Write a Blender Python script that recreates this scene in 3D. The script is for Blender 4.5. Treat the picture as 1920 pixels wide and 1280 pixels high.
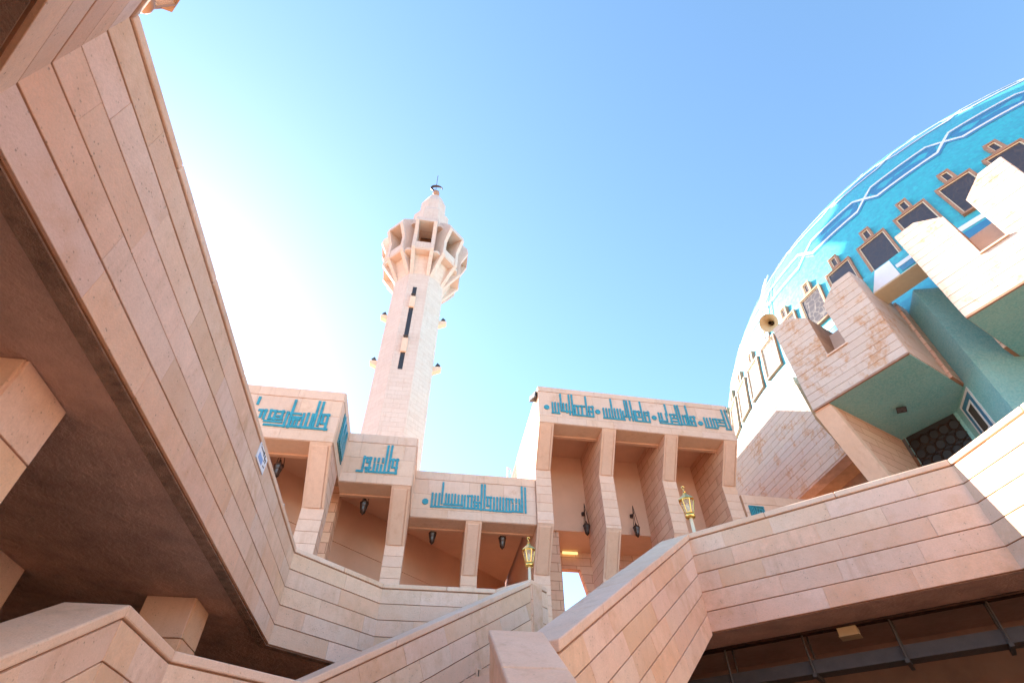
import bpy, math, random
from mathutils import Vector
R = math.radians
sc = bpy.context.scene
for o in list(bpy.data.objects): bpy.data.objects.remove(o)
EYE = 1.6                      # all coordinates below are metres from the eye; EYE lifts them above the ground
# ---------------------------------------------------------------- camera
cam = bpy.data.cameras.new('camera'); co = bpy.data.objects.new('camera', cam)
sc.collection.objects.link(co); sc.camera = co
cam.sensor_width = 36.0; cam.lens = 36.0*1003.4/1920; cam.clip_start = 0.05; cam.clip_end = 3000
_y, _p, _r = R(9.43), R(44.747), R(-0.69)
_f = Vector((math.sin(_y)*math.cos(_p), math.cos(_y)*math.cos(_p), math.sin(_p)))
_rt = Vector((math.cos(_y), -math.sin(_y), 0)); _u = _rt.cross(_f)
_r2 = _rt*math.cos(_r)+_u*math.sin(_r); _u2 = -_rt*math.sin(_r)+_u*math.cos(_r)
from mathutils import Matrix
co.matrix_world = Matrix(((_r2.x, _u2.x, -_f.x, 0), (_r2.y, _u2.y, -_f.y, 0), (_r2.z, _u2.z, -_f.z, EYE), (0, 0, 0, 1)))
# ---------------------------------------------------------------- light
SUN_AZ, SUN_EL = -40.0, 30.5
wd = bpy.data.worlds.new('World'); sc.world = wd; wd.use_nodes = True
nt = wd.node_tree; nt.nodes.clear()
sky = nt.nodes.new('ShaderNodeTexSky'); sky.sky_type = 'NISHITA'; sky.sun_disc = False
sky.sun_elevation = R(SUN_EL); sky.sun_rotation = R(SUN_AZ)
sky.altitude = 2000; sky.air_density = 1.0; sky.dust_density = 1.5; sky.ozone_density = 1.1
bg = nt.nodes.new('ShaderNodeBackground'); bg.inputs['Strength'].default_value = 0.085
wo = nt.nodes.new('ShaderNodeOutputWorld')
hsv = nt.nodes.new('ShaderNodeHueSaturation'); hsv.inputs['Hue'].default_value = 0.493; hsv.inputs['Saturation'].default_value = 1.1
nt.links.new(sky.outputs[0], hsv.inputs['Color']); nt.links.new(hsv.outputs[0], bg.inputs[0]); nt.links.new(bg.outputs[0], wo.inputs[0])
sl = bpy.data.lights.new('sun', 'SUN'); sl.energy = 5.0; sl.angle = R(0.53); sl.color = (1, 0.93, 0.83)
so = bpy.data.objects.new('sun', sl); sc.collection.objects.link(so)
_s = Vector((math.sin(R(SUN_AZ))*math.cos(R(SUN_EL)), math.cos(R(SUN_AZ))*math.cos(R(SUN_EL)), math.sin(R(SUN_EL))))
so.rotation_euler = _s.to_track_quat('Z', 'Y').to_euler(); so.location = (-20, 30, 60)
sc.view_settings.view_transform = 'Standard'; sc.view_settings.look = 'None'
sc.view_settings.exposure = 2.74; sc.view_settings.gamma = 1.1
sc.render.engine = 'CYCLES'
sc.cycles.max_bounces = 8; sc.cycles.diffuse_bounces = 6
# ---------------------------------------------------------------- materials
def nodes(name):
    m = bpy.data.materials.new(name); m.use_nodes = True
    t = m.node_tree; b = t.nodes['Principled BSDF']
    def n(ty, **kw):
        x = t.nodes.new('ShaderNode'+ty)
        for k, v in kw.items():
            if k.startswith('i_'):
                x.inputs[int(k[2:]) if k[2:].isdigit() else k[2:]].default_value = v
            else: setattr(x, k, v)
        return x
    return m, t, b, n, t.links.new

def mixc(n, L, fac, a, b, mode='MIX'):
    x = n('Mix', data_type='RGBA', blend_type=mode)
    if hasattr(fac, 'is_linked') or hasattr(fac, 'node'): L(fac, x.inputs[0])
    else: x.inputs[0].default_value = fac
    for s, v in ((6, a), (7, b)):
        if hasattr(v, 'node'): L(v, x.inputs[s])
        else: x.inputs[s].default_value = (*v, 1)
    return x.outputs[2]

def ramp(n, L, src, lo, hi, a=0., b=1.):
    x = n('MapRange', i_1=lo, i_2=hi, i_3=a, i_4=b); L(src, x.inputs[0]); return x.outputs[0]

def noise(n, L, vec, scale, detail=4, rough=.6):
    x = n('TexNoise'); x.inputs['Scale'].default_value = scale; x.inputs['Detail'].default_value = detail
    x.inputs['Roughness'].default_value = rough; L(vec, x.inputs['Vector']); return x.outputs[0]

def stone(name, base, dark, stain=(0.50, 0.24, 0.10), rnd=.55, stain_amt=.55, pits=.5, rough=.78, joints=None, mortar=(0.33, 0.16, 0.08), jl=1.1, joint_amt=.75, slo=.54, shi=.72, bvar=.38):
    m, t, b, n, L = nodes(name)
    tc = n('TexCoord'); oi = n('ObjectInfo')
    rm = n('VectorMath', operation='SCALE'); rm.inputs[0].default_value = (37., 19., 53.); L(oi.outputs['Random'], rm.inputs['Scale'])
    ad = n('VectorMath', operation='ADD'); L(tc.outputs['Object'], ad.inputs[0]); L(rm.outputs[0], ad.inputs[1])
    v = ad.outputs[0]
    n1 = noise(n, L, v, 1.1, 5); n2 = noise(n, L, v, 7., 6, .65); n3 = noise(n, L, v, 55., 3, .7); n4 = noise(n, L, tc.outputs['Object'], 1.25, 8, .68)
    c = mixc(n, L, ramp(n, L, n1, .3, .7), base, dark)
    wn = n('TexWhiteNoise', noise_dimensions='1D'); L(oi.outputs['Random'], wn.inputs['W'])
    hs = n('HueSaturation'); L(c, hs.inputs['Color'])
    L(ramp(n, L, oi.outputs['Random'], 0, 1, 1-.22*rnd, 1+.2*rnd), hs.inputs['Value'])
    L(ramp(n, L, wn.outputs[0], 0, 1, 1-.35*rnd, 1+.35*rnd), hs.inputs['Saturation'])
    wn2 = n('TexWhiteNoise', noise_dimensions='1D'); L(wn.outputs[0], wn2.inputs['W']); L(ramp(n, L, wn2.outputs[0], 0, 1, .5-.011*rnd, .5+.011*rnd), hs.inputs['Hue'])
    c = hs.outputs[0]
    c = mixc(n, L, ramp(n, L, n2, .35, .75, 0, .35), c, tuple(x*.72 for x in base))
    st = n('Math', operation='MULTIPLY'); L(ramp(n, L, n4, slo, shi, 0, stain_amt), st.inputs[0]); L(ramp(n, L, n2, .35, .6), st.inputs[1])
    c = mixc(n, L, st.outputs[0], c, stain)
    sm = n('VectorMath', operation='MULTIPLY'); L(v, sm.inputs[0]); sm.inputs[1].default_value = (5., 5., .35)
    n5 = noise(n, L, sm.outputs[0], 1.6, 5, .6); n6 = noise(n, L, v, .7, 3)
    sk = n('Math', operation='MULTIPLY'); L(ramp(n, L, n5, .52, .74, 0, .5), sk.inputs[0]); L(ramp(n, L, n6, .42, .62), sk.inputs[1])
    c = mixc(n, L, sk.outputs[0], c, tuple(x*k for x, k in zip(base, (.62, .5, .42))))
    vo = n('TexVoronoi', feature='F1'); vo.inputs['Scale'].default_value = 26; L(v, vo.inputs['Vector'])
    pm = n('Math', operation='MULTIPLY'); L(ramp(n, L, vo.outputs['Distance'], .10, .24, 1, 0), pm.inputs[0]); L(ramp(n, L, n2, .50, .62, 0, pits), pm.inputs[1])
    c = mixc(n, L, pm.outputs[0], c, tuple(x*.38 for x in base))
    c = mixc(n, L, ramp(n, L, n3, .35, .72, 0, .34), c, tuple(x*.6 for x in base))
    h = n('Math', operation='MULTIPLY_ADD'); L(n3, h.inputs[0]); h.inputs[1].default_value = .5; L(n2, h.inputs[2])
    h2 = n('Math', operation='SUBTRACT'); L(h.outputs[0], h2.inputs[0]); L(pm.outputs[0], h2.inputs[1])
    hh = h2.outputs[0]
    if joints:
        ge = n('NewGeometry'); sx = n('SeparateXYZ'); L(ge.outputs['Normal'], sx.inputs[0])
        ng = n('Math', operation='MULTIPLY', i_1=-1.); L(sx.outputs[1], ng.inputs[0])
        cb = n('CombineXYZ'); L(ng.outputs[0], cb.inputs[0]); L(sx.outputs[0], cb.inputs[1])
        nm = n('VectorMath', operation='NORMALIZE'); L(cb.outputs[0], nm.inputs[0])
        dt = n('VectorMath', operation='DOT_PRODUCT'); L(ge.outputs['Position'], dt.inputs[0]); L(nm.outputs[0], dt.inputs[1])
        sp = n('SeparateXYZ'); L(ge.outputs['Position'], sp.inputs[0])
        uv = n('CombineXYZ'); L(dt.outputs['Value'], uv.inputs[0]); L(sp.outputs[2], uv.inputs[1])
        br = n('TexBrick'); br.inputs['Scale'].default_value = 1.; br.inputs['Brick Width'].default_value = jl
        br.inputs['Row Height'].default_value = joints; br.inputs['Mortar Size'].default_value = .011; br.inputs['Mortar Smooth'].default_value = .3
        br.inputs['Color1'].default_value = (.35, .35, .35, 1); br.inputs['Color2'].default_value = (.65, .65, .65, 1); L(uv.outputs[0], br.inputs['Vector'])
        c = mixc(n, L, bvar, c, br.outputs['Color'], 'OVERLAY')
        jf = n('Math', operation='MULTIPLY', i_1=joint_amt); L(br.outputs['Fac'], jf.inputs[0])
        c = mixc(n, L, jf.outputs[0], c, mortar)
        h3 = n('Math', operation='MULTIPLY_ADD', i_1=-2.5); L(br.outputs['Fac'], h3.inputs[0]); L(hh, h3.inputs[2]); hh = h3.outputs[0]
    L(c, b.inputs['Base Color']); b.inputs['Roughness'].default_value = rough
    b.inputs['Specular IOR Level'].default_value = .25
    bp = n('Bump'); bp.inputs['Strength'].default_value = .6; bp.inputs['Distance'].default_value = .011
    L(hh, bp.inputs['Height']); L(bp.outputs[0], b.inputs['Normal'])
    return m

def plain(name, col, rough=.6, metal=0., var=.15, scale=6., bump=.0, spec=.4):
    m, t, b, n, L = nodes(name)
    tc = n('TexCoord'); v = tc.outputs['Object']
    n1 = noise(n, L, v, scale, 5); n2 = noise(n, L, v, scale*9, 3)
    c = mixc(n, L, ramp(n, L, n1, .3, .7, 0, 1), tuple(min(1, x*(1+var)) for x in col), tuple(x*(1-var) for x in col))
    L(c, b.inputs['Base Color']); L(ramp(n, L, n2, .3, .7, rough*.85, min(1, rough*1.15)), b.inputs['Roughness'])
    b.inputs['Metallic'].default_value = metal; b.inputs['Specular IOR Level'].default_value = spec
    if bump:
        bp = n('Bump'); bp.inputs['Strength'].default_value = min(1, bump); bp.inputs['Distance'].default_value = .012 if bump < .9 else .05
        a = n('Math', operation='MULTIPLY_ADD', i_1=.4); L(n2, a.inputs[0]); L(n1, a.inputs[2])
        L(a.outputs[0], bp.inputs['Height']); L(bp.outputs[0], b.inputs['Normal'])
    return m

def mosaic(name, col, alt, rough=.22, cell=14., var=.5, coat=.0):
    m, t, b, n, L = nodes(name)
    tc = n('TexCoord'); v = tc.outputs['Object']
    vo = n('TexVoronoi', feature='F1'); vo.inputs['Scale'].default_value = cell; L(v, vo.inputs['Vector'])
    sx = n('SeparateColor'); L(vo.outputs['Color'], sx.inputs[0])
    n1 = noise(n, L, v, .9, 6, .7); n2 = noise(n, L, v, 4.5, 5, .7)
    c = mixc(n, L, ramp(n, L, sx.outputs[0], 0, 1, 0, var), col, alt)
    c = mixc(n, L, ramp(n, L, n1, .4, .7, 0, .5), c, alt)
    c = mixc(n, L, ramp(n, L, n2, .5, .72, 0, .3), c, tuple(min(1, x*1.5+.03) for x in col))
    L(c, b.inputs['Base Color']); L(ramp(n, L, sx.outputs[1], 0, 1, rough*.7, rough*1.5), b.inputs['Roughness'])
    b.inputs['Coat Weight'].default_value = coat; b.inputs['Coat Roughness'].default_value = .52; b.inputs['Coat IOR'].default_value = 1.9
    bp = n('Bump'); bp.inputs['Strength'].default_value = .12; bp.inputs['Distance'].default_value = .01
    L(sx.outputs[2], bp.inputs['Height']); L(bp.outputs[0], b.inputs['Normal'])
    return m

M = {}
M['stone'] = stone('pink limestone', (0.89, 0.59, 0.41), (0.82, 0.48, 0.30), rnd=.4, stain=(.62, .30, .13), stain_amt=.6, pits=.8, slo=.47, shi=.68)
M['coping'] = stone('coping limestone', (0.89, 0.60, 0.425), (0.81, 0.485, 0.305), rnd=.2, stain_amt=.5)
M['mortar'] = plain('orange brown mortar', (0.30, 0.145, 0.075), .9, var=.3, scale=3)
M['fascia'] = stone('smooth fascia limestone', (0.80, 0.59, 0.445), (0.76, 0.53, 0.37), rnd=.25, stain_amt=.55, pits=.15)
M['column'] = stone('column limestone', (0.84, 0.60, 0.445), (0.79, 0.53, 0.37), rnd=.25, stain_amt=.3, pits=.2)
M['courses'] = stone('coursed limestone', (0.78, 0.50, 0.35), (0.72, 0.44, 0.295), rnd=.2, stain_amt=.35, joints=.3)
M['whitestone'] = stone('pale limestone', (0.67, 0.54, 0.44), (0.63, 0.475, 0.365), stain=(0.52, 0.24, 0.09), rnd=.2, stain_amt=.9, slo=.51, shi=.60, pits=.2)
M['minaret'] = stone('pale minaret limestone', (0.66, 0.555, 0.485), (0.62, 0.50, 0.42), rnd=.0, stain_amt=.3, joints=.36, jl=.9, mortar=(.50, .34, .25), joint_amt=.35, bvar=.12, pits=.1)
M['mortar_pale'] = plain('pale orange mortar', (0.42, 0.24, 0.14), .9, var=.2, scale=3)
M['plaster'] = plain('tan plaster', (0.68, 0.425, 0.29), .85, var=.07, scale=1.2, bump=.25)
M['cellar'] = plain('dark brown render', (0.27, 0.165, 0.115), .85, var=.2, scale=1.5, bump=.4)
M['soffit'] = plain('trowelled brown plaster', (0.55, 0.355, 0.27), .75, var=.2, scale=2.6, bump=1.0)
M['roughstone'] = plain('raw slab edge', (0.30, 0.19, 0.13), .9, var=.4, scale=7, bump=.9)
M['ground'] = stone('paving limestone', (0.72, 0.53, 0.40), (0.66, 0.47, 0.34), rnd=.2, joints=.6, jl=.9)
M['teal'] = mosaic('teal mosaic', (0.13, 0.43, 0.44), (0.30, 0.56, 0.54), .4, 28., .9)
M['dome'] = mosaic('turquoise mosaic', (0.006, 0.42, 0.46), (0.012, 0.29, 0.38), .4, 9., .9, .75)
M['domeblue'] = mosaic('blue mosaic', (0.002, 0.16, 0.31), (0.003, 0.13, 0.27), .4, 9., .8, .75)
M['domewhite'] = mosaic('white mosaic', (0.80, 0.80, 0.80), (0.74, 0.76, 0.78), .4, 12., .3, .75)
M['script'] = plain('turquoise glazed ceramic', (0.03, 0.27, 0.35), .35, var=.25, scale=9)
M['scriptdark'] = plain('dark teal tile', (0.05, 0.20, 0.23), .4, var=.4, scale=14)
M['gold'] = plain('polished brass', (0.86, 0.50, 0.12), .22, 1.0, .08, 8)
M['cream'] = plain('cream enamel', (0.72, 0.62, 0.42), .35, var=.05)
M['iron'] = plain('dark bronze', (0.055, 0.028, 0.018), .45, .6, .3, 10)
M['black'] = plain('black plastic', (0.02, 0.02, 0.022), .45, var=.1)
M['grey'] = plain('galvanised steel', (0.06, 0.05, 0.042), .6, .2, .2, 5)
M['wood'] = plain('brown window surround', (0.32, 0.165, 0.09), .5, var=.2, scale=4)
M['horn'] = plain('cream horn plastic', (0.55, 0.42, 0.22), .5, var=.1)
M['signwhite'] = plain('white sign board', (0.75, 0.76, 0.80), .4, var=.04)
M['signblue'] = plain('sign blue', (0.10, 0.28, 0.62), .4, var=.1)
def glassy():
    m, t, b, n, L = nodes('latticed dark glass')
    tc = n('TexCoord'); vo = n('TexVoronoi', feature='DISTANCE_TO_EDGE'); vo.inputs['Scale'].default_value = 4.2
    L(tc.outputs['Object'], vo.inputs['Vector'])
    c = mixc(n, L, ramp(n, L, vo.outputs['Distance'], .03, .07), (0.06, 0.042, 0.034), (0.038, 0.027, 0.024))
    L(c, b.inputs['Base Color']); L(ramp(n, L, vo.outputs['Distance'], .03, .07, .5, .33), b.inputs['Roughness']); b.inputs['IOR'].default_value = 1.6
    bp = n('Bump'); bp.inputs['Strength'].default_value = .06; bp.inputs['Distance'].default_value = .03; bp.invert = True
    L(ramp(n, L, vo.outputs['Distance'], .02, .08), bp.inputs['Height']); L(bp.outputs[0], b.inputs['Normal'])
    return m
M['glass'] = glassy()
def lampglass():
    m, t, b, n, L = nodes('lamp glass'); b.inputs['Base Color'].default_value = (.85, .72, .5, 1)
    b.inputs['Roughness'].default_value = .12; b.inputs['Alpha'].default_value = .3
    return m
M['lampglass'] = lampglass()
def emit(name, col, s):
    m, t, b, n, L = nodes(name); b.inputs['Emission Color'].default_value = (*col, 1); b.inputs['Emission Strength'].default_value = s
    b.inputs['Base Color'].default_value = (*col, 1); return m
M['tube'] = emit('lit fluorescent tube', (1, .72, .25), .22)

# ---------------------------------------------------------------- object helpers
COL = sc.collection
ORG = {}
def thing(name, label, cat, loc, group=None, kind=None):
    o = bpy.data.objects.new(name, None); COL.objects.link(o)
    o.empty_display_size = .2
    o.location = (loc[0], loc[1], loc[2]+EYE); ORG[o] = Vector(o.location)
    tag(o, label, cat, group, kind); return o
def tag(o, label=None, cat=None, group=None, kind=None):
    for k, v in (('label', label), ('category', cat), ('group', group), ('kind', kind)):
        if v: o[k] = v
def mk(name, verts, faces, mat, parent=None, smooth=False):
    me = bpy.data.meshes.new(name)
    vs = [Vector(v)+Vector((0, 0, EYE)) for v in verts]
    if parent is not None: org = ORG[parent]
    else:
        org = Vector((sum(v.x for v in vs)/len(vs), sum(v.y for v in vs)/len(vs), min(v.z for v in vs)))
    me.from_pydata([tuple(v-org) for v in vs], [], faces)
    me.materials.append(M[mat] if isinstance(mat, str) else mat)
    me.validate(); me.update()
    o = bpy.data.objects.new(name, me); COL.objects.link(o)
    if parent is not None: o.parent = parent
    else: o.location = org
    ORG[o] = org
    import bmesh
    bm = bmesh.new(); bm.from_mesh(me); bmesh.ops.recalc_face_normals(bm, faces=bm.faces); bm.to_mesh(me); bm.free()
    if smooth:
        for p in me.polygons: p.use_smooth = True
    return o
class MB:
    def __init__(s): s.v = []; s.f = []
    def add(s, v, f):
        k = len(s.v); s.v += [tuple(x) for x in v]; s.f += [tuple(i+k for i in q) for q in f]; return s
    def prism(s, poly, ext):
        n = len(poly); e = Vector(ext)
        v = [Vector(p) for p in poly]; v += [p+e for p in v]
        return s.add(v, [tuple(range(n))[::-1], tuple(range(n, 2*n))]+[(i, (i+1) % n, (i+1) % n+n, i+n) for i in range(n)])
    def box(s, x0, x1, y0, y1, z0, z1):
        return s.prism([(x0, y0, z0), (x1, y0, z0), (x1, y1, z0), (x0, y1, z0)], (0, 0, z1-z0))
    def fbox(s, F, u0, u1, v0, v1, n0, n1):
        return s.prism([F(u0, v0, n0), F(u1, v0, n0), F(u1, v1, n0), F(u0, v1, n0)], Vector(F(0, 0, n1))-Vector(F(0, 0, n0)))
    def lathe(s, c, prof, n=16, close=True):
        c = Vector(c); k = len(prof); v = []
        for r, z in prof:
            for i in range(n):
                a = 2*math.pi*i/n; v.append((c.x+r*math.cos(a), c.y+r*math.sin(a), c.z+z))
        f = [(j*n+i, j*n+(i+1) % n, (j+1)*n+(i+1) % n, (j+1)*n+i) for j in range(k-1) for i in range(n)]
        if close: f += [tuple(range(n))[::-1], tuple((k-1)*n+i for i in range(n))]
        return s.add(v, f)
    def tube(s, pts, r, n=8):
        pts = [Vector(p) for p in pts]; v = []; up = None
        for i, p in enumerate(pts):
            d = (pts[min(i+1, len(pts)-1)]-pts[max(i-1, 0)]).normalized()
            a = d.orthogonal().normalized() if up is None else (up-d*up.dot(d)).normalized()
            up = a; b = d.cross(a)
            rr = r[i] if isinstance(r, (list, tuple)) else r
            v += [p+(a*math.cos(2*math.pi*k/n)+b*math.sin(2*math.pi*k/n))*rr for k in range(n)]
        m = len(pts)
        f = [(j*n+i, j*n+(i+1) % n, (j+1)*n+(i+1) % n, (j+1)*n+i) for j in range(m-1) for i in range(n)]
        f += [tuple(range(n))[::-1], tuple((m-1)*n+i for i in range(n))]
        return s.add(v, f)
    def mk(s, name, mat, parent=None, smooth=False): return mk(name, s.v, s.f, mat, parent, smooth)

def frame(O, U, V, N):
    O, U, V, N = Vector(O), Vector(U).normalized(), Vector(V).normalized(), Vector(N).normalized()
    return lambda u, v, n=0.: O+U*u+V*v+N*n
def clip(poly, a, b, c):           # keep a*u+b*v <= c
    out = []
    for i in range(len(poly)):
        p, q = poly[i], poly[(i+1) % len(poly)]
        dp, dq = a*p[0]+b*p[1]-c, a*q[0]+b*q[1]-c
        if dp <= 0: out.append(p)
        if dp*dq < 0:
            t = dp/(dp-dq); out.append((p[0]+(q[0]-p[0])*t, p[1]+(q[1]-p[1])*t))
    return out
def area(p): return .5*sum(p[i][0]*p[(i+1) % len(p)][1]-p[(i+1) % len(p)][0]*p[i][1] for i in range(len(p)))
def inset(p, d):
    n = len(p); out = []
    for i in range(n):
        a, b, c = Vector(p[i-1]), Vector(p[i]), Vector(p[(i+1) % n])
        e1, e2 = (b-a).normalized(), (c-b).normalized()
        n1, n2 = Vector((-e1.y, e1.x)), Vector((-e2.y, e2.x))
        k = 1+n1.dot(n2)
        o = b+(n1+n2)*(d/max(k, .35)); out.append((o.x, o.y))
    return out
def clad(parent, F, poly, h, v0, lens, rng, mat='stone', depth=.022, gu=.0012, gv=.013, cham=.0028, name='stone_block'):
    if area(poly) < 0: poly = poly[::-1]
    vmin, vmax = min(p[1] for p in poly), max(p[1] for p in poly)
    k0 = math.floor((vmin-v0)/h+1e-6); k1 = math.ceil((vmax-v0)/h-1e-6)
    for k in range(k0, k1):
        a, b = v0+k*h, v0+(k+1)*h
        if b > vmax-.05*h and b < vmax: b = vmax
        band = clip(clip(poly, 0, -1, -(a+gv/2)), 0, 1, b-gv/2)
        if len(band) < 3: continue
        umin, umax = min(p[0] for p in band), max(p[0] for p in band)
        u = umin; cuts = []
        first = True
        while u < umax:
            l = rng.uniform(*lens)
            if first: l *= rng.uniform(.35, 1); first = False
            if umax-(u+l) < lens[0]*.4: l = umax-u
            cuts.append((u, u+l)); u += l
        for u0, u1 in cuts:
            q = clip(clip(band, -1, 0, -(u0+gu/2)), 1, 0, u1-gu/2)
            pts = []
            for p in q:
                if not pts or (abs(p[0]-pts[-1][0])+abs(p[1]-pts[-1][1])) > 1e-3: pts.append(p)
            if len(pts) > 1 and abs(pts[0][0]-pts[-1][0])+abs(pts[0][1]-pts[-1][1]) < 1e-3: pts.pop()
            if len(pts) < 3 or area(pts) < .004: continue
            d = depth+rng.uniform(-.003, .003); n = len(pts)
            ins = inset(pts, cham)
            v = [F(x, y, -.01) for x, y in pts]+[F(x, y, d-cham) for x, y in pts]+[F(x, y, d) for x, y in ins]
            f = [tuple(range(2*n, 3*n))]
            for i in range(n):
                j = (i+1) % n; f += [(i, j, j+n, i+n), (i+n, j+n, j+2*n, i+2*n)]
            mk(name, v, f, mat, parent)
rng = random.Random(7)
ZAX = (0, 0, 1)

TXT_A = [(0,-2.93,8.12,8.59),(0,-3.05,8.30,8.57),(1,8.58,-3.08,-2.91),(1,8.30,-3.04,-2.93),(1,8.13,-3.15,-2.89),(0,-3.13,8.23,8.97),(0,-3.24,8.14,8.98),(1,8.13,-3.55,-3.21),(0,-3.31,8.14,8.56),(0,-3.43,8.14,8.57),(0,-3.54,8.15,8.55),(0,-3.85,8.32,8.95),(1,8.54,-3.88,-3.63),(1,8.43,-3.83,-3.61),(0,-3.84,8.11,8.32),(0,-3.66,8.16,8.37),(0,-3.75,8.15,8.36),(1,8.36,-3.78,-3.63),(1,8.13,-3.86,-3.54),(0,-3.95,8.12,8.56),(1,8.13,-4.42,-3.94),(0,-4.07,8.35,8.58),(1,8.42,-4.17,-4.07),(1,8.56,-4.18,-4.05),(0,-4.25,8.32,8.57),(0,-4.37,8.32,8.58),(1,8.57,-4.38,-4.25),(1,8.33,-4.35,-4.05),(1,8.24,-4.45,-4.04),(0,-4.50,8.31,8.57),(0,-4.59,8.35,8.56),(1,8.56,-4.66,-4.49),(0,-4.77,8.76,8.95)]
TXT_B = [(0,-1.12,8.11,8.57),(0,-1.24,8.30,8.56),(1,8.55,-1.27,-1.10),(1,8.30,-1.23,-1.11),(1,8.12,-1.37,-1.11),(0,-1.33,8.20,9.00),(0,-1.44,8.11,8.99),(1,8.11,-1.87,-1.42),(0,-1.55,8.15,8.34),(0,-1.65,8.14,8.35),(0,-1.75,8.14,8.36),(0,-1.53,8.45,8.56),(0,-1.65,8.45,8.55),(0,-1.76,8.45,8.55),(0,-1.88,8.13,8.56),(1,8.55,-2.00,-1.87),(0,-1.97,8.41,8.52),(1,8.41,-1.97,-1.89),(1,8.23,-1.98,-1.85),(0,-1.95,8.11,8.15),(0,-2.06,8.16,8.58),(1,8.11,-2.20,-2.06)]
TXT_C = [(0,2.98,8.14,9.00),(0,2.87,8.15,9.02),(1,8.15,2.54,2.86),(0,2.79,8.15,8.38),(0,2.68,8.16,8.37),(0,2.57,8.15,8.37),(0,2.78,8.46,8.57),(0,2.68,8.47,8.58),(0,2.56,8.46,8.57),(0,2.46,8.14,8.57),(0,2.36,8.13,8.58),(1,8.57,2.36,2.49),(0,2.26,8.13,8.58),(0,2.16,8.21,8.59),(0,2.06,8.21,8.58),(0,1.96,8.13,8.57),(1,8.13,1.94,2.50),(0,1.85,8.13,8.59),(0,1.75,8.28,8.58),(1,8.58,1.73,1.87),(1,8.28,1.74,1.85),(1,8.14,1.62,1.87),(0,1.65,8.22,9.00),(0,1.55,8.13,9.00),(1,8.15,0.27,1.54),(0,1.45,8.21,8.38),(0,1.34,8.20,8.37),(1,8.38,1.32,1.48),(1,8.26,1.33,1.46),(0,1.44,8.47,8.58),(0,1.34,8.46,8.59),(0,1.24,8.15,8.59),(0,1.13,8.16,8.58),(1,8.58,1.11,1.25),(0,1.02,8.17,8.57),(1,8.24,0.38,0.94),(0,0.93,8.25,8.58),(0,0.82,8.25,8.57),(0,0.71,8.25,8.59),(0,0.61,8.26,8.59),(0,0.51,8.25,8.58),(0,0.42,8.24,8.59),(0,0.30,8.27,8.97),(0,0.21,8.14,8.58),(0,0.10,8.21,8.57),(0,-0.01,8.13,8.58),(1,8.14,-0.02,0.24)]
TXT_D = [(0,3.84,11.36,11.79),(0,3.94,11.44,11.80),(0,4.05,11.38,11.79),(1,11.36,3.82,4.07),(0,4.15,11.47,12.21),(0,4.24,11.48,11.80),(0,4.35,11.44,11.80),(1,11.47,4.18,4.50),(0,4.46,11.36,12.21),(0,4.57,11.35,12.24),(0,4.65,11.39,11.78),(0,4.77,11.42,11.77),(1,11.77,4.64,4.81),(1,11.36,4.57,5.30),(0,4.91,11.41,11.79),(1,11.78,4.87,5.00),(0,5.08,11.41,12.21),(0,5.18,11.38,11.78),(0,5.31,11.37,11.81),(1,11.79,5.18,5.33),(1,11.57,5.16,5.30),(0,5.71,11.39,11.77),(0,5.82,11.43,11.77),(0,5.93,11.39,11.77),(1,11.36,5.69,6.46),(0,6.03,11.45,12.22),(0,6.13,11.42,11.80),(0,6.24,11.43,11.80),(0,6.35,11.42,11.80),(0,6.44,11.38,11.73),(0,6.55,11.59,12.22),(0,6.64,11.38,12.24),(0,6.77,11.37,12.24),(1,11.51,6.51,6.69),(0,6.86,11.38,11.80),(0,6.91,11.37,11.80),(0,7.04,11.64,11.81),(1,11.79,6.90,7.14),(1,11.55,6.92,7.14),(1,11.37,6.88,7.40),(0,7.15,11.39,12.24),(0,7.25,11.43,11.80),(0,7.40,11.39,11.83),(1,11.79,7.25,7.42),(1,11.67,7.24,7.41),(0,7.80,11.47,11.82),(0,7.90,11.51,11.82),(0,8.08,11.50,11.82),(1,11.48,7.78,8.07),(0,8.12,11.77,12.24),(0,8.25,11.47,11.81),(0,8.39,11.70,11.83),(1,11.82,8.24,8.51),(1,11.66,8.25,8.52),(1,11.52,8.23,8.48),(0,8.52,11.40,12.25),(0,8.62,11.41,12.25),(1,11.39,7.79,8.59),(0,8.73,11.45,11.81),(0,8.85,11.46,11.84),(1,11.81,8.73,8.89),(1,11.42,8.64,9.16),(0,8.93,11.45,12.28),(0,9.03,11.46,11.80),(0,9.16,11.42,11.83),(1,11.81,9.04,9.20),(1,11.62,9.00,9.16),(0,9.56,11.39,11.81),(0,9.67,11.43,11.80),(0,9.80,11.42,11.82),(1,11.40,9.54,9.99),(0,9.91,11.43,11.80),(0,10.03,11.47,11.82),(1,11.81,9.92,10.34),(1,11.68,10.02,10.30),(0,10.17,11.70,11.80),(1,11.54,10.06,10.34),(0,10.37,11.41,12.26),(0,10.51,11.40,12.27),(1,11.40,10.34,10.50)]
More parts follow.
